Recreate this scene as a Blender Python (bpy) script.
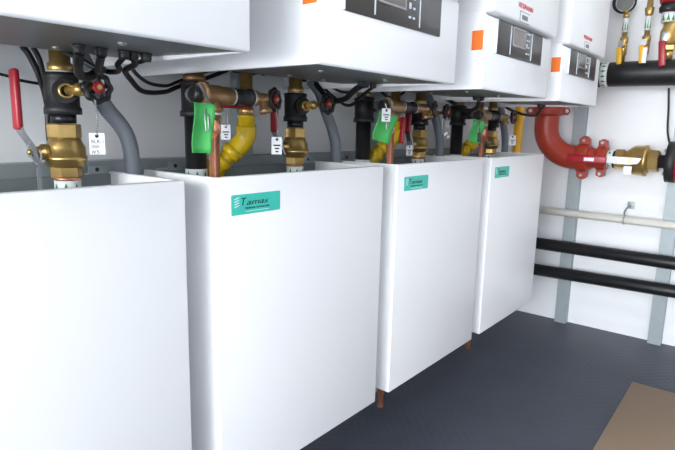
import bpy, bmesh, math, random
from mathutils import Vector, Matrix
random.seed(4)
for o in list(bpy.data.objects):
    bpy.data.objects.remove(o)
S = bpy.context.scene
COL = S.collection
PI = math.pi

# ------------------------------------------------------------ camera
cam_data = bpy.data.cameras.new('camera'); cam = bpy.data.objects.new('camera', cam_data); COL.objects.link(cam)
cam_data.sensor_width = 36.0; cam_data.lens = 546.3966 / 675 * 36.0
cam_data.clip_start = 0.02; cam_data.clip_end = 100
R = ((0.62987196, 0.12450605, -0.76665478), (-0.77639945, 0.12834084, -0.61703526), (0.0215685, 0.98388357, 0.17750473))
M4 = Matrix(R).to_4x4(); M4.translation = Vector((-0.6228, -0.60967, 1.02782)); cam.matrix_world = M4
S.camera = cam

# ------------------------------------------------------------ world, lights, exposure
W = bpy.data.worlds.new('daylight'); S.world = W; W.use_nodes = True
wb = W.node_tree.nodes['Background']; wb.inputs['Color'].default_value = (0.86, 0.93, 1.0, 1); wb.inputs['Strength'].default_value = 1.6
def area(name, loc, target, sx, sy, power, color):
    d = bpy.data.lights.new(name, 'AREA'); d.shape = 'RECTANGLE'; d.size = sx; d.size_y = sy; d.energy = power; d.color = color
    o = bpy.data.objects.new(name, d); COL.objects.link(o); o.location = loc
    o.rotation_euler = (Vector(target) - Vector(loc)).to_track_quat('-Z', 'Y').to_euler(); return o
# daylight through the open doors at the near end of the container
area('door_daylight', (-5.4, -0.62, 1.40), (1.0, -0.62, 1.20), 2.2, 2.0, 265, (0.955, 0.978, 1.0))
# daylight through the open service door in the long front side
area('side_door_daylight', (-3.1, -1.76, 1.25), (0.6, 0.2, 0.95), 1.5, 2.0, 42, (0.94, 0.97, 1.0))
# the container's ceiling lamps
for lx, lp in ((-1.7, 1.6), (0.1, 1.8), (1.75, 5.0)):
    area('ceiling_lamp_light', (lx, -1.15, 2.40), (lx, -0.85, 0.0), 1.2, 0.3, lp, (1.0, 0.97, 0.955))
S.view_settings.view_transform = 'Standard'; S.view_settings.look = 'None'; S.view_settings.gamma = 1.0
S.view_settings.use_curve_mapping = False; S.view_settings.exposure = 0.12
try:
    S.cycles.max_bounces = 10; S.cycles.diffuse_bounces = 6; S.cycles.use_denoising = True
except Exception: pass

# ------------------------------------------------------------ materials
def lin(c): return tuple(((v/255)/12.92 if v/255 <= .04045 else ((v/255+.055)/1.055)**2.4) for v in c)
def mat(name, rgb, rough=.5, metal=0.0, bump=0.0, scale=40.0, vary=0.0, stretch=(1,1,1), coat=0.0):
    m = bpy.data.materials.new(name); m.use_nodes = True; n = m.node_tree.nodes; l = m.node_tree.links
    b = n['Principled BSDF']; c = lin(rgb)
    b.inputs['Base Color'].default_value = (*c, 1); b.inputs['Roughness'].default_value = rough; b.inputs['Metallic'].default_value = metal
    if coat: b.inputs['Coat Weight'].default_value = coat
    if bump or vary:
        tc = n.new('ShaderNodeTexCoord'); mp = n.new('ShaderNodeMapping'); mp.inputs['Scale'].default_value = stretch
        nz = n.new('ShaderNodeTexNoise'); nz.inputs['Scale'].default_value = scale; nz.inputs['Detail'].default_value = 3
        l.new(tc.outputs['Object'], mp.inputs['Vector']); l.new(mp.outputs['Vector'], nz.inputs['Vector'])
        if bump:
            bp = n.new('ShaderNodeBump'); bp.inputs['Strength'].default_value = bump; bp.inputs['Distance'].default_value = .002
            l.new(nz.outputs['Fac'], bp.inputs['Height']); l.new(bp.outputs['Normal'], b.inputs['Normal'])
        if vary:
            mx = n.new('ShaderNodeMix'); mx.data_type = 'RGBA'
            mx.inputs['A'].default_value = (*[v*(1-vary) for v in c], 1); mx.inputs['B'].default_value = (*[min(1, v*(1+vary)) for v in c], 1)
            l.new(nz.outputs['Fac'], mx.inputs['Factor']); l.new(mx.outputs['Result'], b.inputs['Base Color'])
    return m
WHITE = mat('white enamel', (243, 244, 246), .33, 0, .02, 60)
COVERW = mat('white cover enamel', (243, 244, 245), .3, 0, .02, 60)
UNDER = mat('galvanised underside', (102, 106, 108), .38, .35, .05, 30, .12)
INSHADE = mat('grey cabinet inner shade', (120, 128, 130), .6, 0, .1, 25, .15)  # shade inside the open cabinets, put into the colour of their inner faces
GALV = mat('galvanised strut', (158, 168, 172), .45, .3, .06, 30, .1)
STEEL = mat('bright steel', (168, 170, 173), .34, .8, .03, 60)
BRASS = mat('forged brass', (196, 164, 102), .30, .78, .08, 90, .14)
BRONZE = mat('cast bronze', (168, 134, 94), .44, .7, .25, 160, .2)
IRON = mat('black malleable iron', (46, 46, 48), .5, .3, .2, 120, .2)
BLKPIPE = mat('black steel pipe', (34, 35, 38), .34, .25, .05, 60, .15)
FOAM = mat('black pipe insulation', (24, 25, 28), .42, 0, .25, 45, .25)
CABLE = mat('black cable sheath', (15, 15, 17), .5, 0, .03, 60)
PLASTIC = mat('black plastic', (26, 26, 28), .4, 0, .04, 70)
COPPER = mat('copper tube', (234, 160, 126), .24, .75, .03, 40, .1)
YELLOW = mat('yellow gas paint', (196, 164, 22), .3, 0, .12, 70, .12)
YLEV = mat('yellow grip', (235, 180, 30), .4, 0, .03, 40)
HOSE = mat('grey hose', (112, 118, 126), .5, 0, .05, 60)
RED = mat('red vinyl grip', (160, 22, 38), .35, 0, .04, 60)
REDP = mat('orange red grooved fitting paint', (160, 52, 34), .38, 0, .1, 60, .08)
TAPE = mat('white marker tape', (232, 235, 236), .45, 0, .03, 40)
GREENM = mat('green arrow print', (24, 140, 62), .5, 0, .02, 40)
GTAG = mat('green tag card', (66, 170, 86), .55, 0, .12, 60, .05)
TAGW = mat('white tag plastic', (236, 238, 240), .4, 0, .03, 40)
INK = mat('black ink', (25, 26, 30), .5, 0, .02, 40)
TEAL = mat('teal nameplate', (58, 198, 180), .4, 0, .03, 60)
PALE = mat('pale print', (200, 236, 232), .5, 0, .02, 40)
REDINK = mat('red lettering', (206, 50, 52), .4, 0, .02, 40)
GREYINK = mat('grey print', (120, 122, 126), .5, 0, .02, 40)
ORANGE = mat('orange sticker', (255, 122, 40), .5, 0, .05, 60, .05)
PANEL = mat('dark smoked control panel', (58, 54, 52), .28, 0, .04, 30, .12)
SCREEN = mat('grey screen glass', (104, 96, 94), .12, 0, .02, 20, .06)
TRIMB = mat('pale panel trim', (205, 214, 222), .3, .2, .02, 40)
FRAMEM = mat('dull display frame', (150, 150, 152), .35, .3, .02, 40)
DIALM = mat('smoked gauge glass', (120, 122, 118), .12, 0, .02, 40)
GASM = mat('golden gas main paint', (214, 160, 24), .3, 0, .1, 70, .06)
PTFE = mat('thread sealing tape', (226, 222, 214), .6, 0, .1, 80)
PVC = mat('white plastic pipe', (238, 236, 228), .35, 0, .03, 40)
CARD = mat('brown fibreboard', (156, 134, 112), .8, 0, .1, 60, .06)
def wall_mat(name, rgb, rough, axis_scale):
    m = mat(name, rgb, rough); n = m.node_tree.nodes; l = m.node_tree.links; b = n['Principled BSDF']
    tc = n.new('ShaderNodeTexCoord'); w = n.new('ShaderNodeTexWave'); w.wave_type = 'BANDS'; w.bands_direction = 'Z'
    w.inputs['Scale'].default_value = axis_scale; w.inputs['Distortion'].default_value = .6; w.inputs['Detail'].default_value = 1
    nz = n.new('ShaderNodeTexNoise'); nz.inputs['Scale'].default_value = 9; ad = n.new('ShaderNodeMath'); ad.operation = 'ADD'
    bp = n.new('ShaderNodeBump'); bp.inputs['Strength'].default_value = .16; bp.inputs['Distance'].default_value = .012
    l.new(tc.outputs['Object'], w.inputs['Vector']); l.new(tc.outputs['Object'], nz.inputs['Vector'])
    l.new(w.outputs['Fac'], ad.inputs[0]); l.new(nz.outputs['Fac'], ad.inputs[1]); l.new(ad.outputs[0], bp.inputs['Height'])
    l.new(bp.outputs['Normal'], b.inputs['Normal']); return m
WALL = wall_mat('white liner panel', (241, 243, 246), .3, 3.0)
WALLB = wall_mat('white liner panel rear', (234, 236, 238), .35, 3.0)
CEIL = mat('white ceiling', (232, 233, 235), .6, 0, .05, 30)
def floor_mat():
    m = mat('dark rubber stud floor', (66, 71, 82), .5); n = m.node_tree.nodes; l = m.node_tree.links; b = n['Principled BSDF']
    tc = n.new('ShaderNodeTexCoord'); mp = n.new('ShaderNodeMapping'); mp.inputs['Rotation'].default_value = (0, 0, PI/4)
    v = n.new('ShaderNodeTexVoronoi'); v.inputs['Scale'].default_value = 34; v.inputs['Randomness'].default_value = 0
    cr = n.new('ShaderNodeValToRGB'); cr.color_ramp.elements[0].position = .22; cr.color_ramp.elements[1].position = .42
    cr.color_ramp.elements[0].color = (1, 1, 1, 1); cr.color_ramp.elements[1].color = (0, 0, 0, 1)
    bp = n.new('ShaderNodeBump'); bp.inputs['Strength'].default_value = .35; bp.inputs['Distance'].default_value = .002
    l.new(tc.outputs['Object'], mp.inputs['Vector']); l.new(mp.outputs['Vector'], v.inputs['Vector'])
    l.new(v.outputs['Distance'], cr.inputs['Fac']); l.new(cr.outputs['Color'], bp.inputs['Height']); l.new(bp.outputs['Normal'], b.inputs['Normal'])
    nz = n.new('ShaderNodeTexNoise'); nz.inputs['Scale'].default_value = 5; mx = n.new('ShaderNodeMix'); mx.data_type = 'RGBA'
    mx.inputs['A'].default_value = (*lin((60, 65, 76)), 1); mx.inputs['B'].default_value = (*lin((73, 78, 90)), 1)
    l.new(tc.outputs['Object'], nz.inputs['Vector']); l.new(nz.outputs['Fac'], mx.inputs['Factor']); l.new(mx.outputs['Result'], b.inputs['Base Color'])
    return m
FLOOR = floor_mat()

# ------------------------------------------------------------ mesh helpers
class MB:
    """collects shapes in world coordinates; build() links them as ONE mesh object"""
    def __init__(s): s.bm = bmesh.new(); s.mi = 0
    def _fin(s, faces, smooth):
        for f in faces: f.material_index = s.mi; f.smooth = smooth
    def box(s, x0, x1, y0, y1, z0, z1, bev=0.0, seg=2, rot=None, about=None):
        r = bmesh.ops.create_cube(s.bm, size=1.0); vs = r['verts']
        for v in vs:
            v.co = Vector((x0 + (v.co.x+.5)*(x1-x0), y0 + (v.co.y+.5)*(y1-y0), z0 + (v.co.z+.5)*(z1-z0)))
        fs = set(f for v in vs for f in v.link_faces)
        s._fin(fs, False)
        if bev:
            es = list(set(e for v in vs for e in v.link_edges))
            rb = bmesh.ops.bevel(s.bm, geom=es, offset=bev, segments=seg, affect='EDGES', profile=.5)
            vs = list(set(v for f in rb['faces'] for v in f.verts)); s._fin(rb['faces'], True)
            allf = set(f for v in vs for f in v.link_faces); s._fin(allf, True)
            vs = list(set(v for f in allf for v in f.verts))
        if rot is not None:
            a = Vector(about if about else ((x0+x1)/2, (y0+y1)/2, (z0+z1)/2))
            for v in vs: v.co = rot @ (v.co - a) + a
        return s
    def lathe(s, p, axis, prof, n=24, cap=True, sx=None):
        """prof: list of (distance along axis, radius)"""
        p = Vector(p); a = Vector(axis).normalized(); u = a.orthogonal().normalized(); w = a.cross(u)
        rings = []
        for d, r in prof:
            rings.append([s.bm.verts.new(p + a*d + (u*math.cos(2*PI*i/n) + w*math.sin(2*PI*i/n))*max(r, 1e-5)) for i in range(n)])
        fs = []
        for k in range(len(rings)-1):
            for i in range(n):
                fs.append(s.bm.faces.new((rings[k][i], rings[k][(i+1) % n], rings[k+1][(i+1) % n], rings[k+1][i])))
        s._fin(fs, n > 8)
        if cap:
            c = [s.bm.faces.new(rings[0][::-1]), s.bm.faces.new(rings[-1])]; s._fin(c, False)
        return s
    def tube(s, pts, r, n=12, cap=True, smooth=0):
        P = [Vector(q) for q in pts]
        if smooth: P = catmull(P, smooth)
        rs = r if isinstance(r, (list, tuple)) else [r]*len(P)
        t0 = (P[1]-P[0]).normalized(); u = t0.orthogonal().normalized(); rings = []
        for i, q in enumerate(P):
            t = (P[min(i+1, len(P)-1)] - P[max(i-1, 0)]).normalized()
            u = (u - t*u.dot(t)).normalized(); w = t.cross(u)
            rings.append([s.bm.verts.new(q + (u*math.cos(2*PI*j/n) + w*math.sin(2*PI*j/n))*rs[i]) for j in range(n)])
        fs = []
        for k in range(len(rings)-1):
            for i in range(n): fs.append(s.bm.faces.new((rings[k][i], rings[k][(i+1) % n], rings[k+1][(i+1) % n], rings[k+1][i])))
        s._fin(fs, True)
        if cap: s._fin([s.bm.faces.new(rings[0][::-1]), s.bm.faces.new(rings[-1])], False)
        return s
    def torus(s, p, axis, Rr, r, n=20, m=8, f=None):
        p = Vector(p); a = Vector(axis).normalized(); u = a.orthogonal().normalized(); w = a.cross(u); rings = []
        for i in range(n):
            t = 2*PI*i/n; d = u*math.cos(t) + w*math.sin(t); R1 = Rr*(f(t) if f else 1)
            rings.append([s.bm.verts.new(p + d*(R1 + r*math.cos(2*PI*j/m)) + a*r*math.sin(2*PI*j/m)) for j in range(m)])
        fs = [s.bm.faces.new((rings[i][j], rings[(i+1) % n][j], rings[(i+1) % n][(j+1) % m], rings[i][(j+1) % m])) for i in range(n) for j in range(m)]
        s._fin(fs, True); return s
    def prism(s, poly, d):
        """poly: list of 3D points, extruded by vector d"""
        d = Vector(d); A = [s.bm.verts.new(Vector(q)) for q in poly]; B = [s.bm.verts.new(Vector(q)+d) for q in poly]; k = len(poly)
        fs = [s.bm.faces.new(A[::-1]), s.bm.faces.new(B)] + [s.bm.faces.new((A[i], A[(i+1) % k], B[(i+1) % k], B[i])) for i in range(k)]
        s._fin(fs, False); return s
    def build(s, name, mats, parent=None):
        bmesh.ops.recalc_face_normals(s.bm, faces=s.bm.faces[:])
        me = bpy.data.meshes.new(name); o_off = parent_loc(parent) if parent else None
        if o_off is not None:
            for v in s.bm.verts: v.co -= o_off
        s.bm.to_mesh(me); s.bm.free()
        for m in (mats if isinstance(mats, (list, tuple)) else [mats]): me.materials.append(m)
        o = bpy.data.objects.new(name, me); COL.objects.link(o)
        if parent: o.parent = parent
        return o
def parent_loc(p):
    L = Vector((0, 0, 0))
    while p is not None: L += p.location; p = p.parent
    return L
def catmull(P, k):
    out = []
    for i in range(len(P)-1):
        a, b, c, d = P[max(i-1, 0)], P[i], P[i+1], P[min(i+2, len(P)-1)]
        for j in range(k):
            t = j/k
            out.append(.5*((2*b) + (c-a)*t + (2*a-5*b+4*c-d)*t*t + (3*b-a-3*c+d)*t**3))
    out.append(P[-1]); return out
def thing(name, label, cat, loc=(0, 0, 0), group=None):
    o = bpy.data.objects.new(name, None); o.empty_display_size = .05; COL.objects.link(o); o.location = loc
    return tag(o, label, cat, group)
def tag(o, label, cat, group=None):
    o['label'] = label; o['category'] = cat
    if group: o['group'] = group
    return o
def struct(o): o['kind'] = 'structure'; return o
def lettering(name, text, size, origin, xdir, zdir, m, parent, shear=0.0, width=None, depth=.0004):
    """raised lettering: text baseline starts at origin, runs along xdir"""
    cu = bpy.data.curves.new(name, 'FONT'); cu.body = text; cu.size = size; cu.shear = shear; cu.extrude = depth
    t = bpy.data.objects.new(name, cu); COL.objects.link(t)
    dg = bpy.context.evaluated_depsgraph_get(); dg.update()
    me = bpy.data.meshes.new_from_object(t.evaluated_get(dg)); COL.objects.unlink(t); bpy.data.objects.remove(t)
    X = Vector(xdir).normalized(); Z = Vector(zdir).normalized(); N = X.cross(Z)
    w = max(v.co.x for v in me.vertices) - min(v.co.x for v in me.vertices); k = (width/w) if width else 1.0
    off = parent_loc(parent)
    for v in me.vertices: v.co = Vector(origin) + X*v.co.x*k + Z*v.co.y + N*v.co.z - off
    me.materials.clear(); me.materials.append(m); me.name = name
    o = bpy.data.objects.new(name, me); COL.objects.link(o); o.parent = parent; return o

# ------------------------------------------------------------ dimensions
PB, XB, ZB, ZS, WBO = 0.62739, -0.55114, 1.12858, 1.31037, 0.48
WC, XC, YC, ZT, ZL = 0.5587, -0.59678, 0.2119, 0.92757, 0.25
XW, YW, YF, XO, ZH = 2.4054, 0.545, -1.8, -5.6, 2.45
ZU = ZB + .022           # boiler underside plate at the pipes
def zplate(y): return ZB + .001 + .030*y if y < .33 else ZB + .0109 + (y-.33)*.125   # the plate rises towards the wall

# ------------------------------------------------------------ setting
struct(MB().box(XO, XW+.05, YF-.05, YW+.05, -.08, 0).build('floor', FLOOR))
struct(MB().box(XO, XW+.05, YW, YW+.05, 0, ZH).build('wall_back', WALLB))
struct(MB().box(XW, XW+.05, YF-.05, YW, 0, ZH).build('wall_end', WALL))
struct(MB().box(XO, XW, YF-.05, YF, 0, ZH).build('wall_front', WALLB))
struct(MB().box(XO, XW+.05, YF-.05, YW+.05, ZH, ZH+.06).build('ceiling', CEIL))

# ------------------------------------------------------------ boilers
ORD = ['leftmost', 'second', 'third', 'last']
blabel = ['leftmost white wall-hung boiler, its plain lower front cut off by the photo\'s left edge',
          'second white wall-hung boiler from the left, its control panel cut by the top edge',
          'third white wall-hung boiler from the left, its orange side sticker in full view',
          'farthest white wall-hung boiler, next to the black header pipe on the end wall']
def boiler(k):
    x0 = XB + k*PB - (.022 if k == 3 else 0); x1 = x0 + WBO - (.018 if k == 3 else 0)
    t = thing('wall_boiler', blabel[k], 'boiler', (x0+WBO/2, YW/2, ZB), 'row of wall-hung boilers')
    m = MB()
    m.box(x0, x1, 0, .012, ZB, ZS-.002, .004)                       # lower front
    m.box(x0, x0+.010, .006, YW, ZB, 1.979, .002)                   # sides
    m.box(x1-.010, x1, .006, YW, ZB, 1.979, .002)
    m.box(x0+.008, x1-.008, YW-.012, YW, ZU+.04, 1.979); m.box(x0, x1, .006, YW, 1.969, 1.979)
    m.build('casing', WHITE, t)
    m = MB(); m.box(x0-.001, x1+.001, -.016, .16, ZS+.002, 1.985, .008, 3); m.build('front_cover', COVERW, t)
    m = MB(); ya, yb = .012, YW-.012
    m.prism([(x0+.010, ya, zplate(ya)), (x0+.010, .33, zplate(.33)), (x0+.010, yb, zplate(yb)), (x0+.010, yb, zplate(yb)+.015), (x0+.010, .33, zplate(.33)+.02), (x0+.010, ya, zplate(ya)+.015)], (x1-x0-.020, 0, 0)); bp = m.build('bottom_plate', UNDER, t)
    for sx, sy in ((.12, .10), (.34, .10), (.20, .26), (.33, .27), (.45, .22), (.42, .40)):
        MB().lathe((x0+sx, sy, zplate(sy)+.001), (0, 0, -1), [(0, .006), (.003, .006), (.005, .003)], 10).build('screw', STEEL, bp)
    # control panel
    pa, pb, z0, z1 = x0+.062, x0+.392, 1.222, 1.306
    m = MB(); m.box(pa, pb, -.004, .004, z0, z1, .002); cp = m.build('control_panel', PANEL, t)
    MB().box(pa-.004, pa, -.005, .003, z0, z1, .001).build('panel_trim', TRIMB, cp)
    MB().box(pa+.084, pa+.087, -.0055, -.0035, z0+.006, z1-.004).build('panel_trim', TRIMB, cp)
    MB().box(pa+.240, pa+.2425, -.0055, -.0035, z0+.006, z1-.004).build('panel_trim', TRIMB, cp)
    f = MB(); dx0, dx1, dz0, dz1 = pa+.102, pa+.184, z0+.034, z1-.008
    f.box(dx0-.004, dx0, -.0065, -.004, dz0-.003, dz1+.003); f.box(dx1, dx1+.004, -.0065, -.004, dz0-.004, dz1+.004)
    f.box(dx0, dx1, -.0065, -.004, dz0-.004, dz0); f.box(dx0, dx1, -.0065, -.004, dz1, dz1+.004)
    f.build('display_frame', FRAMEM, cp)
    MB().box(dx0, dx1, -.0055, -.004, dz0, dz1).build('display', SCREEN, cp)
    for r in range(4):
        for c in range(2):
            a = pa+.200+c*.015; b = z0+.018+r*.018
            MB().box(a, a+.006, -.006, -.004, b, b+(.011 if (r == 1 and c == 0) else .004)).build('button', TRIMB, cp)
    # orange sticker on the left flank
    MB().box(x0-.0012, x0, .006, .036, 1.224, 1.271).build('warning_sticker', ORANGE, t)
    # red maker's lettering with a small rating plate below it
    lettering('maker_lettering', 'VIESSMANN', .018, (x0+.152, -.0166, 1.350), (1, 0, 0), (0, 0, 1), REDINK, t, 0, .105)
    rp = MB().box(x0+.168, x0+.236, -.0172, -.016, 1.316, 1.341).build('rating_plate', TAGW, t)
    m = MB(); m.box(x0+.167, x0+.237, -.0176, -.0170, 1.315, 1.3165); m.box(x0+.167, x0+.1685, -.0176, -.0170, 1.315, 1.342)
    m.box(x0+.167, x0+.237, -.0176, -.0170, 1.3405, 1.342)
    m.box(x0+.182, x0+.222, -.0176, -.0170, 1.322, 1.334); m.build('plate_print', GREYINK, rp)
    # cable glands under the plate
    for gx, gy in ([(.330, .20), (.366, .205), (.400, .20), (.418, .205), (.438, .20)] if k == 0 else [(.387, .20), (.411, .205), (.435, .20)]):
        MB().lathe((x0+gx, gy, zplate(gy)), (0, 0, -1), [(0, .0095), (.003, .0095), (.004, .0085), (.009, .0085), (.013, .0070)], 10).build('cable_gland', PLASTIC, t)
    return t
for k in range(4): boiler(k)

# ------------------------------------------------------------ lower cabinets
clabel = ['large white pump cabinet in the left foreground, cut off by the left edge',
          'white pump cabinet second from the left, with the largest teal nameplate',
          'white pump cabinet third from the left, standing between the second and the farthest cabinets',
          'farthest white pump cabinet, nearest the red elbow and the end wall']
def cabinet(k):
    x0 = XC + k*PB; x1 = x0 + WC; yb = .455
    t = thing('pump_cabinet', clabel[k], 'cabinet', (x0+WC/2, (YC+yb)/2, ZL), 'row of white pump cabinets')
    MB().box(x0, x1, YC, YC+.016, ZL, ZT, .003, 3).build('front_panel', WHITE, t)
    MB().box(x0, x0+.012, YC+.014, yb, ZL+.001, ZT, .002).build('side_panel', WHITE, t)
    MB().box(x1-.012, x1, YC+.014, yb, ZL+.001, ZT, .002).build('side_panel', WHITE, t)
    MB().box(x0+.012, x1-.012, yb-.010, yb, ZL+.001, ZT-.004).build('back_panel', INSHADE, t)
    MB().box(x0+.012, x1-.012, YC+.016, yb-.010, ZL+.001, ZL+.012).build('bottom_panel', WHITE, t)
    m = MB(); m.box(x0+.012, x1-.012, YC+.016, YC+.0165, ZL+.3, ZT-.012); m.build('front_inner_shade', INSHADE, t)  # added thin sheet, its grey painting the shade behind the front panel
    for bx in (.505, .06):
        b = MB(); b.box(x0+bx, x0+bx+.034, yb-.002, .50, ZT-.006, ZT-.002); b.box(x0+bx, x0+bx+.034, yb-.004, yb, ZT-.004, ZT+.012)
        hb = b.build('hanging_bracket', GALV, t)
        MB().lathe((x0+bx+.017, yb-.004, ZT+.005), (0, -1, 0), [(0, .0042), (.001, .0042)], 10).build('bracket_hole', INK, hb)
    # teal nameplate with lettering
    px, pz = x0+.036, .851
    rr = .0028; cs = [(px+rr, pz+rr, PI), (px+.133-rr, pz+rr, 1.5*PI), (px+.133-rr, pz+.0405-rr, 0), (px+rr, pz+.0405-rr, .5*PI)]
    n = MB().prism([(cx+rr*math.cos(a0+i*PI/10), YC, cz+rr*math.sin(a0+i*PI/10)) for cx, cz, a0 in cs for i in range(6)], (0, -.0012, 0)).build('nameplate', TEAL, t)
    yy = YC-.0014; X = (1, 0, 0); Z = (0, 0, 1)
    lettering('nameplate_lettering', 'T', .022, (px+.0215, yy, pz+.0185), X, Z, INK, n, .25)
    lettering('nameplate_lettering', 'amas', .0165, (px+.037, yy, pz+.0185), X, Z, INK, n, .35, .060)
    lettering('nameplate_lettering', 'Hydronic Services Ltd.', .0062, (px+.035, yy, pz+.0105), X, Z, INK, n, 0, .066)
    MB().box(px+.036, px+.100, yy, YC-.001, pz+.0050, pz+.0062).build('nameplate_line', PALE, n)
    m = MB()
    for i in range(4):
        zz = pz+.0335-i*.0052; m.prism([(px+.005, yy, zz-.002), (px+.017, yy, zz+.002), (px+.0215, yy, zz+.001), (px+.0095, yy, zz-.003)], (0, .0003, 0))
    m.build('nameplate_emblem', PALE, n)
    return t
for k in range(4): cabinet(k)

# ------------------------------------------------------------ pipework under each boiler
def hexa(m, p, axis, h, r): m.lathe(p, axis, [(0, r*.93), (.002, r), (h-.002, r), (h, r*.93)], 6)
def flow_tape(x, y, z0, z1, r, parent, up=True):
    m = MB(); m.lathe((x, y, z0), (0, 0, 1), [(0, r), (z1-z0, r)], 24)
    m.mi = 1; h = z1-z0
    for a in range(0, 360, 45):
        a0 = math.radians(a+12); d = .26; rr = r+.0009
        pts = [(x+rr*math.cos(a0-d), y+rr*math.sin(a0-d), z0+h*.15), (x+rr*math.cos(a0+d), y+rr*math.sin(a0+d), z0+h*.15), (x+rr*1.01*math.cos(a0), y+rr*1.01*math.sin(a0), z0+h*.85)]
        m.bm.faces.new([m.bm.verts.new(Vector(q)) for q in pts]).material_index = 1
    return m.build('flow_tape', [TAPE, GREENM], parent)
def wheel(p, axis, parent, r=.027):
    a = Vector(axis).normalized(); p = Vector(p)
    m = MB(); m.torus(p, a, r*.84, r*.20, 48, 8, lambda t: 1+.07*math.cos(8*t))
    u = a.orthogonal().normalized(); w = a.cross(u)
    for i in range(5):
        d = u*math.cos(2*PI*i/5) + w*math.sin(2*PI*i/5); m.tube([p+d*r*.25, p+d*r*.8], r*.13, 8)
    m.lathe(p-a*.004, a, [(0, r*.34), (.008, r*.34)], 16)
    h = m.build('handwheel', PLASTIC, parent)
    MB().lathe(p+a*.004, a, [(0, r*.40), (.0015, r*.40), (.0015, r*.25)], 16).build('hub_disc', RED, h)
    MB().lathe(p+a*.005, a, [(0, r*.17), (.004, r*.17)], 6).build('hub_nut', BRASS, h)
    return h
XV = [-.153, -.172, -.158, -.164]
YR = .41
CH = {1: dict(r=-.545, n0=-.497, n1=-.448, v=-.414, w=-.380, z=1.083), 2: dict(r=-.536, n0=-.482, n1=-.420, v=-.354, w=-.292, z=1.088), 3: dict(r=-.543, n0=-.505, n1=-.420, v=-.345, w=-.275, z=1.080)}
which = ['leftmost', 'second', 'third', 'farthest']
for k in range(4):
    dx = k*PB; x = XV[k]+dx; Wk = which[k] + ' cabinet'
    # ---- supply riser: union, iron tee, nipple
    t = thing('supply_riser', 'black iron tee with brass union on the ball valve over the ' + Wk, 'pipe', (x, YR, 1.0225), 'supply risers')
    m = MB(); m.lathe((x, YR, 1.111), (0, 0, 1), [(0, .020), (.006, .0215), (.016, .0215), (.018, .0175), (.0385, .0175)], 24); m.build('brass_union', BRASS, t)
    m = MB(); m.lathe((x, YR, 1.111), (0, 0, 1), [(-.001, .019), (.002, .0225), (.004, .019)], 20); m.build('sealing_tape', PTFE, t)
    m = MB(); m.lathe((x, YR, 1.0385), (0, 0, 1), [(0, .0315), (.012, .0315), (.014, .0290), (.062, .0290), (.064, .0300), (.072, .0300), (.073, .024)], 28)
    m.lathe((x, YR, 1.078), (-.30, -.95, 0), [(0, .019), (.034, .019), (.035, .021), (.044, .021)], 20); m.build('iron_tee', IRON, t)
    MB().lathe((x, YR, 1.0225), (0, 0, 1), [(0, .0215), (.0165, .0215)], 24).build('nipple', BLKPIPE, t)
    # ---- ball valve
    t = thing('ball_valve', 'brass ball valve with raised red lever, over the ' + Wk, 'valve', (x, YR, .60), 'brass ball valves')
    m = MB(); hexa(m, (x, YR, .996), (0, 0, 1), .026, .0288)
    m.lathe((x, YR, .944), (0, 0, 1), [(0, .024), (.003, .0335), (.012, .0348), (.0125, .0362), (.020, .0362), (.0205, .0342), (.036, .0342), (.046, .0285), (.053, .0265)], 32)
    hexa(m, (x, YR, .925), (0, 0, 1), .020, .0272)
    m.lathe((x-.030, YR, .972), (-1, 0, 0), [(0, .014), (.012, .014), (.013, .010), (.020, .010)], 16)
    m.build('valve_body', BRASS, t)
    MB().lathe((x, YR, .9205), (0, 0, 1), [(0, .0225), (.0045, .0235)], 24).build('sealing_ring', COPPER, t)
    MB().lathe((x, YR, .60), (0, 0, 1), [(0, .0215), (.321, .0215)], 24).build('pipe_stub', BLKPIPE, t)
    flow_tape(x, YR, .894, .9200, .0228, t)
    sl = MB(); LP = [(x-.048, .952), (x-.056, .966), (x-.060, .985), (x-.073, 1.006), (x-.0765, 1.016)]
    for (a, za), (b, zb) in zip(LP, LP[1:]):
        sl.prism([(a-.0028, YR-.011, za), (a+.0028, YR-.011, za), (b+.0028, YR-.011, zb), (b-.0028, YR-.011, zb)], (0, .022, 0))
    lv = sl.build('lever', STEEL, t)
    MB().box(x-.0830, x-.0720, YR-.0115, YR+.0115, 1.010, 1.112, .0048, 3).build('lever_grip', RED, lv)
    MB().lathe((x-.054, YR, .972), (-1, 0, 0), [(0, .009), (.010, .009)], 6).build('lever_nut', STEEL, lv)
    # ---- small hose-end drain valve on the tee
    dd = Vector((-.30, -.95, 0)).normalized(); o = Vector((x, YR, 1.078)) + dd*.044
    t = thing('drain_valve', 'small brass drain valve and black handwheel on the iron tee over the %s ball valve' % which[k], 'valve', o, 'drain valves on the supply risers')
    m = MB(); m.lathe(o, dd, [(0, .012), (.005, .012), (.006, .0132), (.017, .0132), (.017, .0092), (.004, .0085)], 20, cap=False)
    wc = Vector(((-.130, .490, 1.140, 1.758)[k], .327, 1.085)); st = o + dd*.006; av = (wc - st); ln = av.length
    m.lathe(st, av, [(0, .009), (.018, .010), (.019, .0115), (.028, .0115), (.029, .007), (ln, .005)], 16)
    m.build('valve_body', BRASS, t)
    wheel(wc, (.02, -1, .05), t)
    # ---- grey condensate hose
    P = [(-.112, YR+.01, ZU), (-.100, YR, 1.115), (-.086, YR, 1.078), (-.066, YR+.005, 1.05), (-.040, YR+.002, 1.018), (-.025, .412, .985), (-.020, .412, .93), (-.018, .414, .80), (-.012, .42, .30)]
    if k: P = [(-.087, YR+.02, ZU), (-.072, YR, 1.115), (-.048, YR, 1.07), (-.018, .410, 1.02), (-.002, .410, .98), (.002, .410, .93), (.003, .412, .80), (.003, .42, .30)]
    hm = MB(); cp = catmull([Vector((a+dx, b, c)) for a, b, c in P], 14)
    hm.tube(cp, [.0150+.0008*(i % 2) for i in range(len(cp))], 16)
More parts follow.
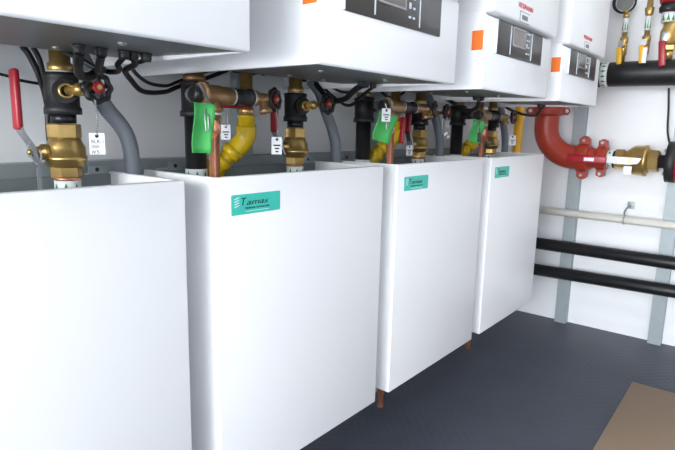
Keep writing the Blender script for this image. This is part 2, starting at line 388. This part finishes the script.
    tag(hm.build('condensate_hose', HOSE), 'grey flexible hose curving down behind the right side of the ' + Wk, 'hose', 'grey condensate hoses')
    if k == 0: continue
    # ---- black return pipe
    bx = -.493+dx
    t = thing('return_pipe', 'black vertical pipe left of the copper tube, over the ' + Wk, 'pipe', (bx, YR, .60), 'black return pipes')
    MB().lathe((bx, YR, 1.116), (0, 0, 1), [(0, .024), (.014, .024), (.016, .020), (.0335, .020)], 24).build('brass_union', BRONZE, t)
    m = MB(); m.lathe((bx, YR, 1.042), (0, 0, 1), [(0, .0325), (.011, .0325), (.013, .029), (.066, .029), (.067, .0315), (.075, .0315)], 28)
    c = CH[k]; m.tube([(bx, YR, c['z']), (bx-.01, YR-.05, c['z']), (c['r']+dx-.036, .30, c['z'])], .014, 14); m.build('iron_tee', IRON, t)
    MB().lathe((bx, YR, .60), (0, 0, 1), [(0, .0235), (.442, .0235)], 24).build('pipe_stub', BLKPIPE, t)
    flow_tape(bx, YR, .902, .928, .0245, t)
    # ---- relief valve with its black cap
    y = .28; z = c['z']; rx = c['r']+dx
    t = thing('relief_valve', 'bronze relief valve heading the copper tube, over the ' + Wk, 'valve', (rx, y, z-.045), 'relief valves')
    m = MB(); m.lathe((rx-.034, y, z), (1, 0, 0), [(0, .022), (.004, .0245), (.010, .0245), (.012, .0205), (.046, .0200), (.05, .0185), (c['n0']-c['r']+.034-.004, .0178)], 24)
    m.lathe((rx, y, z), (0, 0, -1), [(0, .016), (.022, .016), (.024, .019), (.030, .019), (.032, .014), (.045, .014)], 20); m.build('valve_body', BRONZE, t)
    MB().lathe((rx, y, z-.034), (0, 0, -1), [(0, .0165), (.004, .0165)], 20).build('sealing_ring', PTFE, t)
    m = MB(); m.lathe((rx-.034, y, z), (-1, 0, 0), [(0, .017), (.014, .016), (.018, .011)], 20); m.build('cap', PLASTIC, t)
    m = MB(); m.prism([(rx-.050, y-.016, z+.020), (rx-.046, y-.016, z+.020), (rx-.026, y-.030, z-.024), (rx-.030, y-.030, z-.024)], (0, -.003, 0)); m.build('test_lever', STEEL, t)
    # ---- copper discharge tube through the cabinet
    m = MB(); m.lathe((rx, y, .158), (0, 0, 1), [(0, .0108), (z-.045-.158, .0108)], 20)
    m.lathe((rx, y, z-.075), (0, 0, 1), [(0, .0108), (.002, .013), (.026, .013), (.028, .011)], 20)
    tag(m.build('copper_tube', COPPER), 'thin copper tube through the front left corner of the ' + Wk, 'pipe', 'copper discharge tubes')
    # ---- black nipple with bronze drain cock and handwheel
    t = thing('drain_cock', 'bronze drain cock with handwheel right of the relief valve, over the ' + Wk, 'valve', (c['v']+dx, y, z), 'drain cocks beside the relief valves')
    MB().lathe((c['n0']+dx, y, z), (1, 0, 0), [(0, .0185), (.006, .0185), (.007, .0165), (c['n1']-c['n0']-.007, .0165), (c['n1']-c['n0']-.006, .0185), (c['n1']-c['n0'], .0185)], 20).build('iron_nipple', IRON, t)
    MB().lathe((c['n1']+dx, y, z), (1, 0, 0), [(0, .0175), (.005, .0175)], 20).build('sealing_ring', PTFE, t)
    MB().lathe((c['n0']+dx-.004, y, z), (1, 0, 0), [(0, .0175), (.004, .0175)], 20).build('sealing_ring', PTFE, t)
    L_ = c['v']-c['n1']
    m = MB(); m.lathe((c['n1']+dx+.005, y, z), (1, 0, 0), [(0, .0165), (.010, .0165), (.012, .013), (L_, .012), (L_+.010, .012), (L_+.012, .006), (c['w']-c['n1']-.008, .005)], 18)
    m.lathe((c['v']+dx, y, z), (.15, -.25, -1), [(0, .010), (.020, .010), (.022, .0135), (.032, .0135), (.032, .009), (.02, .008)], 18, cap=False); m.build('valve_body', BRONZE, t)
    wheel((c['w']+dx, y-.004, z), (.25, -.97, .05), t, .025)
    # ---- yellow gas pipe
    gx = -.378+dx; gy = .372
    t = thing('gas_pipe', 'yellow gas pipe with bent elbow going down into the ' + Wk, 'pipe', (gx, gy, .90), 'yellow gas pipes')
    m = MB(); m.lathe((gx, gy, 1.048), (0, 0, 1), [(0, .017), (.018, .017), (.020, .014), (.044, .014), (.046, .018), (.060, .018), (.062, .015), (.0965, .015)], 20)
    m.build('brass_union', BRASS, t)
    MB().lathe((gx, gy, 1.098), (0, 0, 1), [(0, .0185), (.004, .0185)], 20).build('sealing_ring', PTFE, t)
    m = MB(); m.lathe((gx, gy, 1.018), (0, 0, 1), [(0, .0195), (.024, .0195), (.026, .021), (.030, .021), (.031, .016)], 20)
    P = catmull([Vector(q) for q in [(gx, gy, 1.026), (gx+.002, gy+.004, 1.002), (gx-.006, gy+.012, .982), (gx-.024, gy+.024, .962)]], 8)
    m.tube(P, [.0235]*len(P), 18)
    m.tube([(gx-.018, gy+.020, .969), (gx-.030, gy+.028, .955)], .0255, 18)
    m.tube([(gx-.022, gy+.022, .964), (gx-.052, gy+.042, .930)], .0190, 18)
    P = catmull([Vector(q) for q in [(gx-.042, gy+.035, .944), (gx-.056, gy+.044, .926), (gx-.062, gy+.048, .900), (gx-.062, gy+.048, .840)]], 8)
    m.tube(P, [.0235]*len(P), 18); m.tube([(gx-.040, gy+.034, .946), (gx-.050, gy+.040, .935)], .0255, 18)
    m.build('yellow_elbow', YELLOW, t)
    # red lever of the gas cock, lying level behind the drain cock
    if k == 1:
        MB().box(gx-.115, gx-.010, gy-.036, gy-.018, 1.062, 1.069, .003).build('lever_grip', RED, t)
    else:
        g = MB().box(gx-.010+.010, gx+.004+.010, gy-.034, gy-.018, .978, 1.062, .004, 3, Matrix.Rotation(.04, 3, 'Y')).build('lever_grip', RED, t)
        MB().tube([(gx, gy-.015, 1.068), (gx+.006, gy-.026, 1.066), (gx+.010, gy-.026, 1.05)], .005, 8).build('lever', STEEL, g)

# yellow gas main in the far corner
t = thing('gas_main', 'straight yellow gas pipe rising between the farthest cabinet and the end wall', 'pipe', (1.955, .38, .54))
P = [(1.955, .38, 2.30), (1.955, .38, .72)] + [(1.955, .38+.09-.09*math.cos(a), .66-.09*math.sin(a)) for a in [i*PI/2/8 for i in range(9)]] + [(1.955, YW-.002, .57)]
MB().tube(P, .021, 24).build('yellow_pipe', GASM, t)
MB().lathe((1.955, YW-.009, .57), (0, 1, 0), [(0, .052), (.008, .052)], 24).build('wall_collar', YELLOW, t)

# ------------------------------------------------------------ tags and chains
def tag_face(m, c, w, h, yaw, roll, th=.0012):
    """card centred at c, facing -Y then yawed about Z and rolled in its own plane"""
    rot = Matrix.Rotation(yaw, 3, 'Z') @ Matrix.Rotation(roll, 3, 'Y'); c = Vector(c)
    m.box(c.x-w/2, c.x+w/2, c.y-th/2, c.y+th/2, c.z-h/2, c.z+h/2, 0, 2, rot); return rot
def chain(m, pts, r=.0015, step=.0042):
    P = catmull([Vector(q) for q in pts], 8); acc = 0
    for a, b in zip(P, P[1:]):
        d = (b-a).length; n = max(1, int(d/step))
        for i in range(n):
            q = a + (b-a)*(i/n); m.lathe(q-Vector((0, 0, r)), (0, 0, 1), [(0, r*.3), (r*.5, r), (r*1.5, r), (r*2, r*.3)], 6)
def valve_tag(c, w, h, top, label, lines, yaw=-.35, group='white valve tags', hung=None):
    c = Vector(c)
    t = thing('valve_tag', label, 'tag', c - Vector((0, 0, h/2)), group)
    m = MB(); rot = tag_face(m, c, w, h, yaw, 0); card = m.build('tag_card', TAGW, t)
    X = rot @ Vector((1, 0, 0)); Z = Vector((0, 0, 1)); N = rot @ Vector((0, -1, 0))
    MB().lathe(c + Z*h*.36 + N*.0006, N, [(0, w*.13), (.0004, w*.13)], 12).build('tag_hole', INK, card)
    if lines:
        for i, s_ in enumerate(lines):
            lettering('tag_lettering', s_, h*.25, c - X*w*.38 + Z*h*(.02-.24*i) + N*.0007, X, Z, INK, card, 0, w*(.76 if i == 0 else .5), .0002)
    else:
        m = MB()
        for i, (a, b) in enumerate(((-.34, .34), (-.2, .22), (-.14, .16))):
            q = c + Z*h*(.02-.18*i) + N*.0007
            m.prism([q+X*w*a-Z*h*.04, q+X*w*b-Z*h*.04, q+X*w*b+Z*h*.04, q+X*w*a+Z*h*.04], N*.0003)
        m.build('tag_print', INK, card)
    m = MB(); e = c + Z*h*.36
    chain(m, [top, (Vector(top)+e)/2 + X*.002, e+N*.001]); m.build('bead_chain', STEEL, t)
    return t
valve_tag((-.150, .300, .990), .0245, .036, (-.148, .303, 1.062), 'white printed tag on a bead chain under the leftmost handwheel', ['BLR-1', 'DRAIN', '#5'], -.5)
valve_tag((.240, .262, .983), .024, .038, (.243, .266, 1.062), 'white tag hanging below the handwheel in front of the red lever above the second cabinet', None, -.4)
valve_tag((.166, .345, 1.010), .021, .032, (.172, .345, 1.045), 'small white tag right of the copper tube above the second cabinet', None, -.4)
valve_tag((1.690, .300, .985), .036, .042, (1.693, .305, 1.06), 'white tag below the drain cock at the yellow gas main above the farthest cabinet', None, -.5)
valve_tag((1.004, .39, .952), .024, .034, (1.012, .395, 1.0), 'white tag low beside the red lever above the third cabinet', None, -.5)
def green_tag(c, w, h, yaw, roll, top, label, notch=True):
    c = Vector(c); t = thing('inspection_tag', label, 'tag', c - Vector((0, 0, h/2)), 'green inspection tags')
    m = MB(); rot = Matrix.Rotation(yaw, 3, 'Z') @ Matrix.Rotation(roll, 3, 'Y'); n = 9
    grid = []
    for j in range(n):                                             # a card with a slight curl
        row = []
        for i in range(n):
            u = i/(n-1)-.5; v = j/(n-1)-.5
            p = Vector((u*w, -.006*math.sin(v*5) - .008*u*u*4, v*h)); row.append(p)
        grid.append(row)
    F = [[m.bm.verts.new(rot @ (p + Vector((0, -.0006, 0))) + c) for p in r] for r in grid]
    B = [[m.bm.verts.new(rot @ (p + Vector((0, .0006, 0))) + c) for p in r] for r in grid]
    fs = []
    for j in range(n-1):
        for i in range(n-1):
            fs.append(m.bm.faces.new((F[j][i], F[j][i+1], F[j+1][i+1], F[j+1][i]))); fs.append(m.bm.faces.new((B[j][i], B[j+1][i], B[j+1][i+1], B[j][i+1])))
    for i in range(n-1):
        fs.append(m.bm.faces.new((F[0][i], B[0][i], B[0][i+1], F[0][i+1]))); fs.append(m.bm.faces.new((F[-1][i], F[-1][i+1], B[-1][i+1], B[-1][i])))
        fs.append(m.bm.faces.new((F[i][0], F[i+1][0], B[i+1][0], B[i][0]))); fs.append(m.bm.faces.new((F[i][-1], B[i][-1], B[i+1][-1], F[i+1][-1])))
    m._fin(fs, True); m.build('tag_card', GTAG, t)
    a = rot @ Vector((.002, -.010, h*.30)) + c; b = rot @ Vector((.004, -.012, -.004)) + c
    m = MB(); m.tube([top, (Vector(top)+a)/2 + Vector((.002, -.004, .004)), a, b, rot @ Vector((.008, -.012, .0)) + c, rot @ Vector((.008, -.010, h*.28)) + c], .0012, 8, smooth=5); m.build('wire_tie', STEEL, t)
    return t
green_tag((.022, .240, 1.019), .040, .092, -.25, .03, (.040, .256, 1.082), 'green inspection tag wired to the relief valve above the second cabinet')
green_tag((.618, .240, 1.028), .064, .078, -.25, .20, (.680, .256, 1.088), 'green inspection tag tilted under a small white tag, above the third cabinet')
green_tag((1.190, .240, 1.021), .066, .078, -.25, .10, (1.30, .256, 1.08), 'green inspection tag with a black tab clipped on, above the farthest cabinet')
valve_tag((.600, .218, 1.060), .030, .034, (.635, .245, 1.09), 'white tag lying over the tilted green inspection tag', None, -.25)
m = MB(); m.box(1.149, 1.171, .207, .211, .985, 1.018, .001); m.tube([(1.160, .209, 1.018), (1.18, .222, 1.05), (1.26, .25, 1.078)], .0012, 8, smooth=4)
tag(m.build('black_tab', PLASTIC), 'small black tab hanging on a wire in front of the farthest green tag', 'tag')
# wire seals
def seal_loop(cx, y, zt, zb, wd, label):
    t = thing('wire_seal', label, 'seal', (cx, y, zb), 'wire seals on handwheels')
    MB().tube([(cx-wd/2, y, zt), (cx-wd/2, y, zb+.006), (cx, y-.002, zb), (cx+wd/2, y, zb+.006), (cx+wd/2, y, zt)], .0010, 8, smooth=5).build('wire_loop', STEEL, t)
    MB().box(cx-.006, cx+.012, y-.006, y-.002, zb-.004, zb+.005, .001, 2, Matrix.Rotation(-.5, 3, 'Y')).build('seal_bead', TAGW, t)
seal_loop(1.000, .258, 1.068, 1.012, .030, 'wire loop with a pale bead under the left of two handwheels above the third cabinet')
seal_loop(1.120, .312, 1.068, 1.000, .024, 'wire loop hanging from the right of two handwheels above the third cabinet')
m = MB(); chain(m, [(-.218, .398, .992), (-.221, .396, .972), (-.214, .394, .955), (-.209, .394, .950)]); chain(m, [(-.203, .396, .975), (-.203, .394, .962), (-.209, .394, .950)])
t = thing('lock_chain', 'bead chain with a thin metal strip hanging from the leftmost red lever', 'chain', (-.209, .394, .905))
m.build('bead_chain', STEEL, t)
MB().box(-.2125, -.2055, .393, .3945, .905, .946, 0).build('metal_strip', GALV, t)
MB().lathe((-.221, .3955, .968), (0, 0, 1), [(0, .003), (.010, .003)], 10).build('brass_bead', BRASS, t)

# ------------------------------------------------------------ cables
def cable(pts, r, label, sm=8):
    pts = [(a, b, zplate(b) if c == ZU else c) for a, b, c in pts]
    return tag(MB().tube(pts, r, 10, smooth=sm).build('control_cable', CABLE), label, 'cable', 'black control cables')
cable([(-.133, .205, 1.125), (-.124, .215, 1.119), (-.118, .24, 1.116), (-.104, .28, 1.113), (-.064, .33, 1.103), (-.009, .38, 1.087), (.08, .44, 1.093), (.135, .47, 1.108), (.226, .485, 1.135), (.294, .49, ZU)], .0050, 'thicker lower one of two black cables sagging between the leftmost and second boilers')
cable([(-.116, .20, 1.125), (-.112, .22, 1.124), (-.104, .25, 1.124), (-.078, .30, 1.121), (-.040, .345, 1.113), (.019, .40, 1.105), (.094, .455, 1.107), (.15, .493, 1.121), (.225, .510, 1.146), (.27, .51, ZU)], .0036, 'thinner upper one of two black cables sagging between the leftmost and second boilers')
cable([(-.170, .36, ZU), (-.160, .33, 1.132), (-.147, .31, 1.119), (-.136, .285, 1.110), (-.130, .26, 1.109), (-.140, .235, 1.112), (-.150, .222, 1.116), (-.151, .203, 1.125)], .0045, 'black cable looped close under the leftmost boiler, right of its handwheel')
cable([(-.32, .52, 1.12), (-.219, .50, 1.107), (-.186, .50, 1.099), (-.142, .50, 1.095), (-.10, .50, 1.10), (-.06, .5, 1.13), (-.05, .48, ZU)], .0028, 'thin black cable crossing the wall behind the leftmost red lever')
cable([(-.190, .47, ZU), (-.178, .47, 1.140), (-.164, .47, 1.105), (-.150, .48, 1.06), (-.150, .48, 1.00), (-.150, .47, .90)], .0056, 'black cable dropping left of the leftmost brass union')
cable([(-.176, .46, ZU), (-.166, .46, 1.135), (-.156, .465, 1.095), (-.140, .47, 1.06), (-.136, .465, .98), (-.136, .46, .90)], .0048, 'black cable dropping close behind the leftmost iron tee')
cable([(-.221, .20, 1.125), (-.214, .22, 1.112), (-.190, .265, 1.100), (-.158, .30, 1.100), (-.135, .312, 1.112)], .0075, 'thick black braided lead hanging right of the leftmost brass union')
cable([(-.185, .205, 1.125), (-.178, .225, 1.115), (-.165, .255, 1.106), (-.140, .285, 1.112)], .0060, 'black lead hanging from the leftmost boiler straight above the handwheel')
cable([(.523, .45, ZU), (.538, .43, 1.152), (.538, .40, 1.130), (.524, .36, 1.103), (.522, .33, 1.094), (.502, .28, 1.098), (.479, .24, 1.112), (.463, .203, 1.125)], .0075, 'thickest black cable sagging under the second boiler')
cable([(.511, .20, 1.125), (.540, .25, 1.110), (.556, .29, 1.090), (.575, .33, 1.085), (.602, .38, 1.098), (.610, .43, 1.126), (.605, .46, ZU)], .0042, 'thin black cable looped lowest under the second boiler')
cable([(.66, .48, ZU), (.628, .45, 1.150), (.588, .40, 1.138), (.545, .33, 1.120), (.531, .28, 1.117), (.500, .235, 1.124), (.487, .206, 1.125)], .0038, 'thin black cable stretched highest under the second boiler')
cable([(1.215, .46, ZU), (1.250, .44, 1.158), (1.275, .41, 1.142), (1.286, .36, 1.113), (1.269, .31, 1.097), (1.207, .25, 1.103), (1.139, .208, 1.125)], .0072, 'thickest black cable sagging between the third and farthest boilers')
cable([(.90, .47, ZU), (.916, .46, 1.150), (.944, .45, 1.130), (.984, .44, 1.131), (1.033, .44, 1.150), (1.05, .45, ZU)], .0042, 'thin black cable looped under the third boiler')
cable([(.285, .46, ZU), (.309, .45, 1.153), (.332, .45, 1.151), (.359, .45, 1.157), (.38, .45, ZU)], .0035, 'short black cable looped in front of the gas union of the second boiler')
cable([(1.86, .47, 1.175), (1.885, .45, 1.152), (1.905, .41, 1.124), (1.888, .33, 1.099), (1.809, .25, 1.096), (1.747, .208, 1.125)], .0060, 'black cable sagging under the farthest boiler by the yellow gas main')

# ------------------------------------------------------------ strut channels
def strut(p0, p1, w, d, face, label, name='strut_channel', group='grey strut channels'):
    """folded channel from p0 to p1, w wide, d deep; face = outward direction of its closed side"""
    p0 = Vector(p0); p1 = Vector(p1); f = Vector(face); a = (p1-p0).normalized(); s = a.cross(f); t = .003
    prof = [(-w/2, 0), (w/2, 0), (w/2, d), (w/2-t, d), (w/2-t, t), (-w/2+t, t), (-w/2+t, d), (-w/2, d)]
    m = MB(); m.prism([p0 + s*u - f*v for u, v in prof], p1-p0)
    return tag(m.build(name, GALV), label, 'strut', group)
for y, lb in ((.222, 'grey upright strut behind the red elbow, on the white end wall'), (-.231, 'grey upright strut at the right edge, behind the black pipes on the end wall')):
    strut((2.363, y, 0), (2.363, y, ZH), .058, .042, (-1, 0, 0), lb)
strut((-1.2, .502, .930), (2.0, .502, .930), .032, .043, (0, -1, 0), 'long horizontal grey rail on the back wall just above the cabinets')
for x, lb in ((.375, 'dark upright strut on the back wall behind the second boiler\'s gas pipe'), (1.02, 'upright strut on the back wall behind the third boiler\'s pipes')):
    strut((x, .518, 0), (x, .518, 1.16), .055, .026, (0, -1, 0), lb)

# ------------------------------------------------------------ end wall pipes
t = thing('plastic_pipe', 'thin white horizontal pipe along the end wall, above two black pipes', 'pipe', (2.343, 0, .58))
MB().lathe((2.343, YW-.001, .609), (0, -1, -.0075), [(0, .0195), (YW-YF-.002, .0195)], 20).build('pipe_run', PVC, t)
cl = MB(); cl.torus((2.343, -.040, .6045), (0, 1, 0), .021, .003, 20, 6); cl.build('pipe_clamp', STEEL, t)
t = thing('clamp_bracket', 'small steel bracket plate on the end wall holding the white pipe', 'bracket', (2.40, -.045, .66))
m = MB(); m.box(2.399, 2.4053, -.068, -.036, .655, .690, .001); m.lathe((2.399, -.052, .682), (-1, 0, 0), [(0, .006), (.006, .006)], 6); m.build('wall_plate', GALV, t)
MB().tube([(2.40, -.050, .668), (2.375, -.040, .66), (2.352, -.036, .640), (2.346, -.038, .628)], .004, 8, smooth=4).build('hook', STEEL, t)
for z0, dz, lb in ((.4265, .0, 'upper black insulated pipe running low along the end wall'), (.284, .008, 'lower black insulated pipe running low along the end wall')):
    tag(MB().tube([(2.331, YW-.001, z0-dz), (2.331, -.3, z0+dz), (2.331, YF+.001, z0+dz)], .0315, 20).build('insulated_pipe', FOAM), lb, 'pipe', 'two low black pipes')
# header
t = thing('header_pipe', 'thick black insulated header pipe high on the right, beside the farthest boiler', 'pipe', (2.26, -.8, 1.24))
MB().lathe((2.26, .145, 1.297), (0, -1, -.004), [(0, .045), (.001, .0555), (.15, .0565), (1.94, .060)], 32).build('insulation', FOAM, t)
MB().lathe((2.26, .145, 1.297), (0, 1, 0), [(0, .0575), (.045, .0575), (.046, .045), (.06, .045)], 28).build('red_end_coupling', REDP, t)
m = MB(); m.lathe((2.26, .110, 1.297), (0, -1, 0), [(0, .0572), (.032, .0574)], 32)
m.mi = 1
for a in range(0, 360, 24):
    A = math.radians(a); rr = .0582; c_ = lambda da, yy: Vector((2.26+rr*math.cos(A+da), yy, 1.297+rr*math.sin(A+da)))
    f = m.bm.faces.new([m.bm.verts.new(q) for q in (c_(-.11, .099), c_(.11, .099), c_(0, .083))]); f.material_index = 1
    f = m.bm.faces.new([m.bm.verts.new(q) for q in (c_(-.03, .107), c_(.03, .107), c_(.03, .099), c_(-.03, .099))]); f.material_index = 1
m.build('flow_tape', [TAPE, GREENM], t)
MB().lathe((2.26, .120, 1.297), (0, -1, 0), [(0, .0578), (.003, .0578)], 32).build('red_band', RED, t)
m = MB(); m.tube([(2.26, -.95, 1.36), (2.26, -.95, 1.70), (2.404, -.95, 1.70)], .006, 8); m.torus((2.26, -.95, 1.294), (0, 1, 0), .061, .004, 28, 6); m.build('hanger', STEEL, t)

# ------------------------------------------------------------ red grooved elbow line with lever valve
EX = 2.25; EZ = .902; EY = .348; BR = .150
def coupling(c, axis, ears, r, wd, name, parent):
    c = Vector(c); a = Vector(axis).normalized(); e = Vector(ears).normalized(); n = a.cross(e)
    m = MB(); m.lathe(c-a*wd/2, a, [(0, r-.012), (.004, r-.003), (.010, r), (wd-.010, r), (wd-.004, r-.003), (wd, r-.012)], 32)
    for s in (1, -1):
        q = c + e*s*(r+.012)
        m.prism([q - a*wd*.38 - e*.02*s - n*.018 , q - a*wd*.38 + e*.012*s - n*.018, q + a*wd*.38 + e*.012*s - n*.018, q + a*wd*.38 - e*.02*s - n*.018], n*.036)
        m.lathe(q - n*.019, n, [(0, wd*.36), (.012, wd*.40), (.026, wd*.40), (.038, wd*.36)], 16)
    o = m.build(name, REDP, parent)
    for s in (1, -1):
        q = c + e*s*(r+.014)
        MB().lathe(q - n*.030, n, [(0, .007), (.004, .009), (.010, .009), (.050, .009), (.056, .009), (.060, .007)], 8).build('bolt', STEEL, o)
    return o
t = thing('grooved_elbow', 'large red curved elbow pipe with two bolted couplings on the end wall', 'pipe', (EX, EY, EZ-.06))
P = [(EX, EY, 1.40), (EX, EY, 1.10), ] + [(EX, EY-BR+BR*math.cos(a), EZ+BR-BR*math.sin(a)) for a in [i*PI/2/14 for i in range(15)]] + [(EX, .15, EZ)]
P.insert(2, (EX, EY, EZ+BR+.02))
MB().tube(P, .0585, 28).build('elbow_pipe', REDP, t)
coupling((EX, EY, 1.128), (0, 0, 1), (.45, -.9, 0), .074, .05, 'coupling', t)
coupling((EX, .153, EZ), (0, 1, 0), (0, 0, 1), .070, .062, 'coupling', t)
coupling((EX, .068, EZ+.002), (0, 1, 0), (0, 0, 1), .060, .050, 'coupling', t)
MB().lathe((EX, .150, EZ), (0, -1, 0), [(0, .056), (.03, .056), (.05, .046), (.085, .046)], 24).build('reducer', REDP, t)
MB().lathe((EX, .048, EZ), (0, -1, 0), [(0, .0415), (.040, .0415)], 24).build('pipe_stub', BLKPIPE, t)
m = MB(); m.lathe((EX, .044, EZ), (0, -1, 0), [(0, .0425), (.027, .0425)], 24); m.mi = 1
for a in range(0, 360, 45):
    A = math.radians(a); rr = .0433
    m.bm.faces.new([m.bm.verts.new(Vector((EX+rr*math.cos(A+d_), yy, EZ+rr*math.sin(A+d_)))) for d_, yy in ((-.18, .036), (.18, .036), (0, .022))]).material_index = 1
m.build('flow_tape', [TAPE, GREENM], t)
t = thing('lever_valve', 'large brass ball valve with a long red lever, right of the red elbow', 'valve', (EX, -.09, EZ-.07))
m = MB(); D_ = (0, -1, 0)
hexa(m, (EX, .008, EZ), D_, .040, .050)
m.lathe((EX, -.030, EZ), D_, [(0, .040), (.010, .044), (.034, .064), (.044, .068), (.082, .069), (.084, .072), (.096, .072), (.098, .060), (.104, .055)], 32)
hexa(m, (EX, -.132, EZ), D_, .042, .052)
m.lathe((EX-.055, -.078, EZ), (-1, 0, 0), [(0, .022), (.022, .022), (.024, .014), (.044, .014)], 18)
m.build('valve_body', BRASS, t)
m = MB(); xl = EX-.095
m.prism([(xl, .030, EZ+.018), (xl, .030, EZ-.014), (xl, -.070, EZ-.018), (xl, -.105, EZ-.010), (xl, -.118, EZ+.014), (xl, -.060, EZ+.016)], (.004, 0, 0)); lv = m.build('lever', STEEL, t)
MB().box(xl-.006, xl+.010, .026, .205, EZ-.022, EZ+.018, .007, 3).build('lever_grip', RED, lv)
MB().box(xl-.0066, xl-.0055, .080, .125, EZ-.010, EZ+.006).build('grip_mark', TAGW, lv)
MB().lathe((xl, -.085, EZ), (-1, 0, 0), [(0, .011), (.010, .011)], 6).build('lever_nut', STEEL, lv)
m = MB(); tag_face(m, (xl-.002, -.066, EZ-.042), .034, .036, -PI/2, 0); tgo = m.build('hanging_tag', TAGW, t)
t = thing('pipe_flange', 'black bolted flange with a red pump neck at the right edge, after the brass valve', 'flange', (EX, -.22, EZ-.09))
m = MB(); m.lathe((EX, -.170, EZ), D_, [(0, .030), (.024, .030), (.030, .050), (.036, .050), (.037, .092), (.075, .092), (.076, .05)], 32); m.build('flange_plate', IRON, t)
m = MB(); m.lathe((EX, -.2465, EZ), D_, [(0, .092), (.004, .092), (.005, .085), (.022, .085), (.03, .055), (.20, .055)], 32); m.build('pump_neck', RED, t)
for a in (45, 135, 225, 315):
    A = math.radians(a); MB().lathe((EX+.072*math.cos(A), -.198, EZ+.072*math.sin(A)), D_, [(0, .009), (.012, .009)], 6).build('bolt', STEEL, t)

# ------------------------------------------------------------ three risers on the header
def small_valve(y, label, gauge):
    t = thing('gauge_cock' if gauge else 'vent_cock', label, 'valve', (2.255, y, 1.35))
    m = MB(); m.lathe((2.255, y, 1.350), (0, 0, 1), [(.0035, .012), (.030, .012), (.032, .016), (.075, .017), (.080, .015), (.085, .018), (.110, .018), (.112, .012), (.135, .011)], 16); 
    m.lathe((2.240, y, 1.420), (-1, 0, 0), [(0, .010), (.040, .010)], 12); m.build('valve_body', BRASS, t)
    flow_tape(2.255, y+.001, 1.483, 1.545, .0125, t)
    if gauge: m = MB(); m.lathe((2.255, y+.001, 1.545), (0, 0, 1), [(0, .013), (.012, .015), (.024, .010)], 12); m.build('brass_nipple', BRASS, t)
    else: m = MB(); m.lathe((2.255, y+.001, 1.545), (0, 0, 1), [(0, .013), (.008, .016), (.035, .020), (.040, .013), (.12, .011)], 12); m.build('brass_nipple', BRASS, t)
    g = MB(); g.box(2.190, 2.198, y-.010, y+.012, 1.335, 1.412, .004, 3, Matrix.Rotation(-.08, 3, 'X')); lv = g.build('lever_grip', YLEV, t)
    MB().box(2.197, 2.200, y-.012, y+.010, 1.412, 1.438).build('lever_plate', STEEL, t)
    return t
t = small_valve(.030, 'slim brass cock with a yellow lever carrying the round pressure gauge', True)
t2 = small_valve(-.062, 'slim brass cock with a yellow lever, middle of three on the black header', False)
MB().box(2.188, 2.1895, -.083, -.066, 1.335, 1.40).build('white_tag', TAGW, t2)
t = thing('pressure_gauge', 'round dark-rimmed pressure gauge at the top right, cut by the top edge', 'gauge', (2.255, .040, 1.57))
c0 = Vector((2.255, .046, 1.617)); ax = Vector((-.80, -.55, -.1)).normalized()
ax = Vector((-.86, -.42, -.30)).normalized()
m = MB(); m.lathe(c0-ax*.02, ax, [(-.012, .036), (.002, .047), (.012, .050), (.030, .050), (.034, .047), (.034, .040)], 32, cap=True); m.build('gauge_case', IRON, t)
m = MB(); m.torus(c0+ax*.0145, ax, .0375, .0030, 36, 8); m.build('bezel', STEEL, t)
MB().lathe(c0+ax*.0135, ax, [(0, .036), (.001, .036)], 28).build('dial', DIALM, t)
MB().lathe((2.255, .034, 1.569), (0, 0, 1), [(0, .010), (.012, .010)], 12).build('stem', BRASS, t)
t = thing('red_lever_cock', 'thick brass valve with a red lever and black-and-red top, rightmost on the header', 'valve', (2.255, -.150, 1.35))
yv = -.142
m = MB(); m.lathe((2.255, yv-.012, 1.354), (0, 0, 1), [(0, .020), (.040, .020)], 18); hexa(m, (2.255, yv-.012, 1.39), (0, 0, 1), .022, .030)
m.lathe((2.255, yv-.006, 1.412), (0, 0, 1), [(0, .026), (.008, .034), (.060, .034), (.078, .026), (.098, .024)], 24)
m.lathe((2.235, yv, 1.440), (-1, 0, 0), [(0, .012), (.042, .012)], 12); m.build('valve_body', BRASS, t)
flow_tape(2.255, yv+.004, 1.510, 1.552, .0265, t)
m = MB(); m.lathe((2.255, yv+.006, 1.552), (0, 0, 1), [(0, .022), (.003, .036), (.022, .038), (.026, .034), (.040, .030)], 24); m.build('black_coupling', IRON, t)
m = MB(); m.lathe((2.255, yv+.007, 1.592), (0, 0, 1), [(0, .036), (.020, .040), (.05, .036), (.08, .02), (.2, .02)], 24); m.build('red_cap', RED, t)
MB().box(2.184, 2.194, yv-.014, yv+.014, 1.317, 1.425, .006, 3, Matrix.Rotation(-.10, 3, 'X')).build('lever_grip', RED, t)
MB().box(2.190, 2.194, yv-.014, yv+.010, 1.422, 1.462, .001).build('lever_plate', STEEL, t)
# thin cable at the right edge
tag(MB().tube([(2.35, -.160, 1.235), (2.352, -.163, 1.20), (2.355, -.169, 1.137), (2.352, -.176, 1.045), (2.345, -.19, .99), (2.31, -.205, .965)], .0045, 8, smooth=6).build('sensor_cable', CABLE), 'thin black cable hanging down the end wall by the flange', 'cable')

# ------------------------------------------------------------ board on the floor
b = MB().box(.45, 1.812, -1.15, -.243, .0005, .0095, .001, 1, Matrix.Rotation(.012, 3, 'Z'), (1.81, -.243, 0))
tag(b.build('fibreboard_sheet', CARD), 'brown sheet of board lying flat on the dark floor at the lower right', 'board')
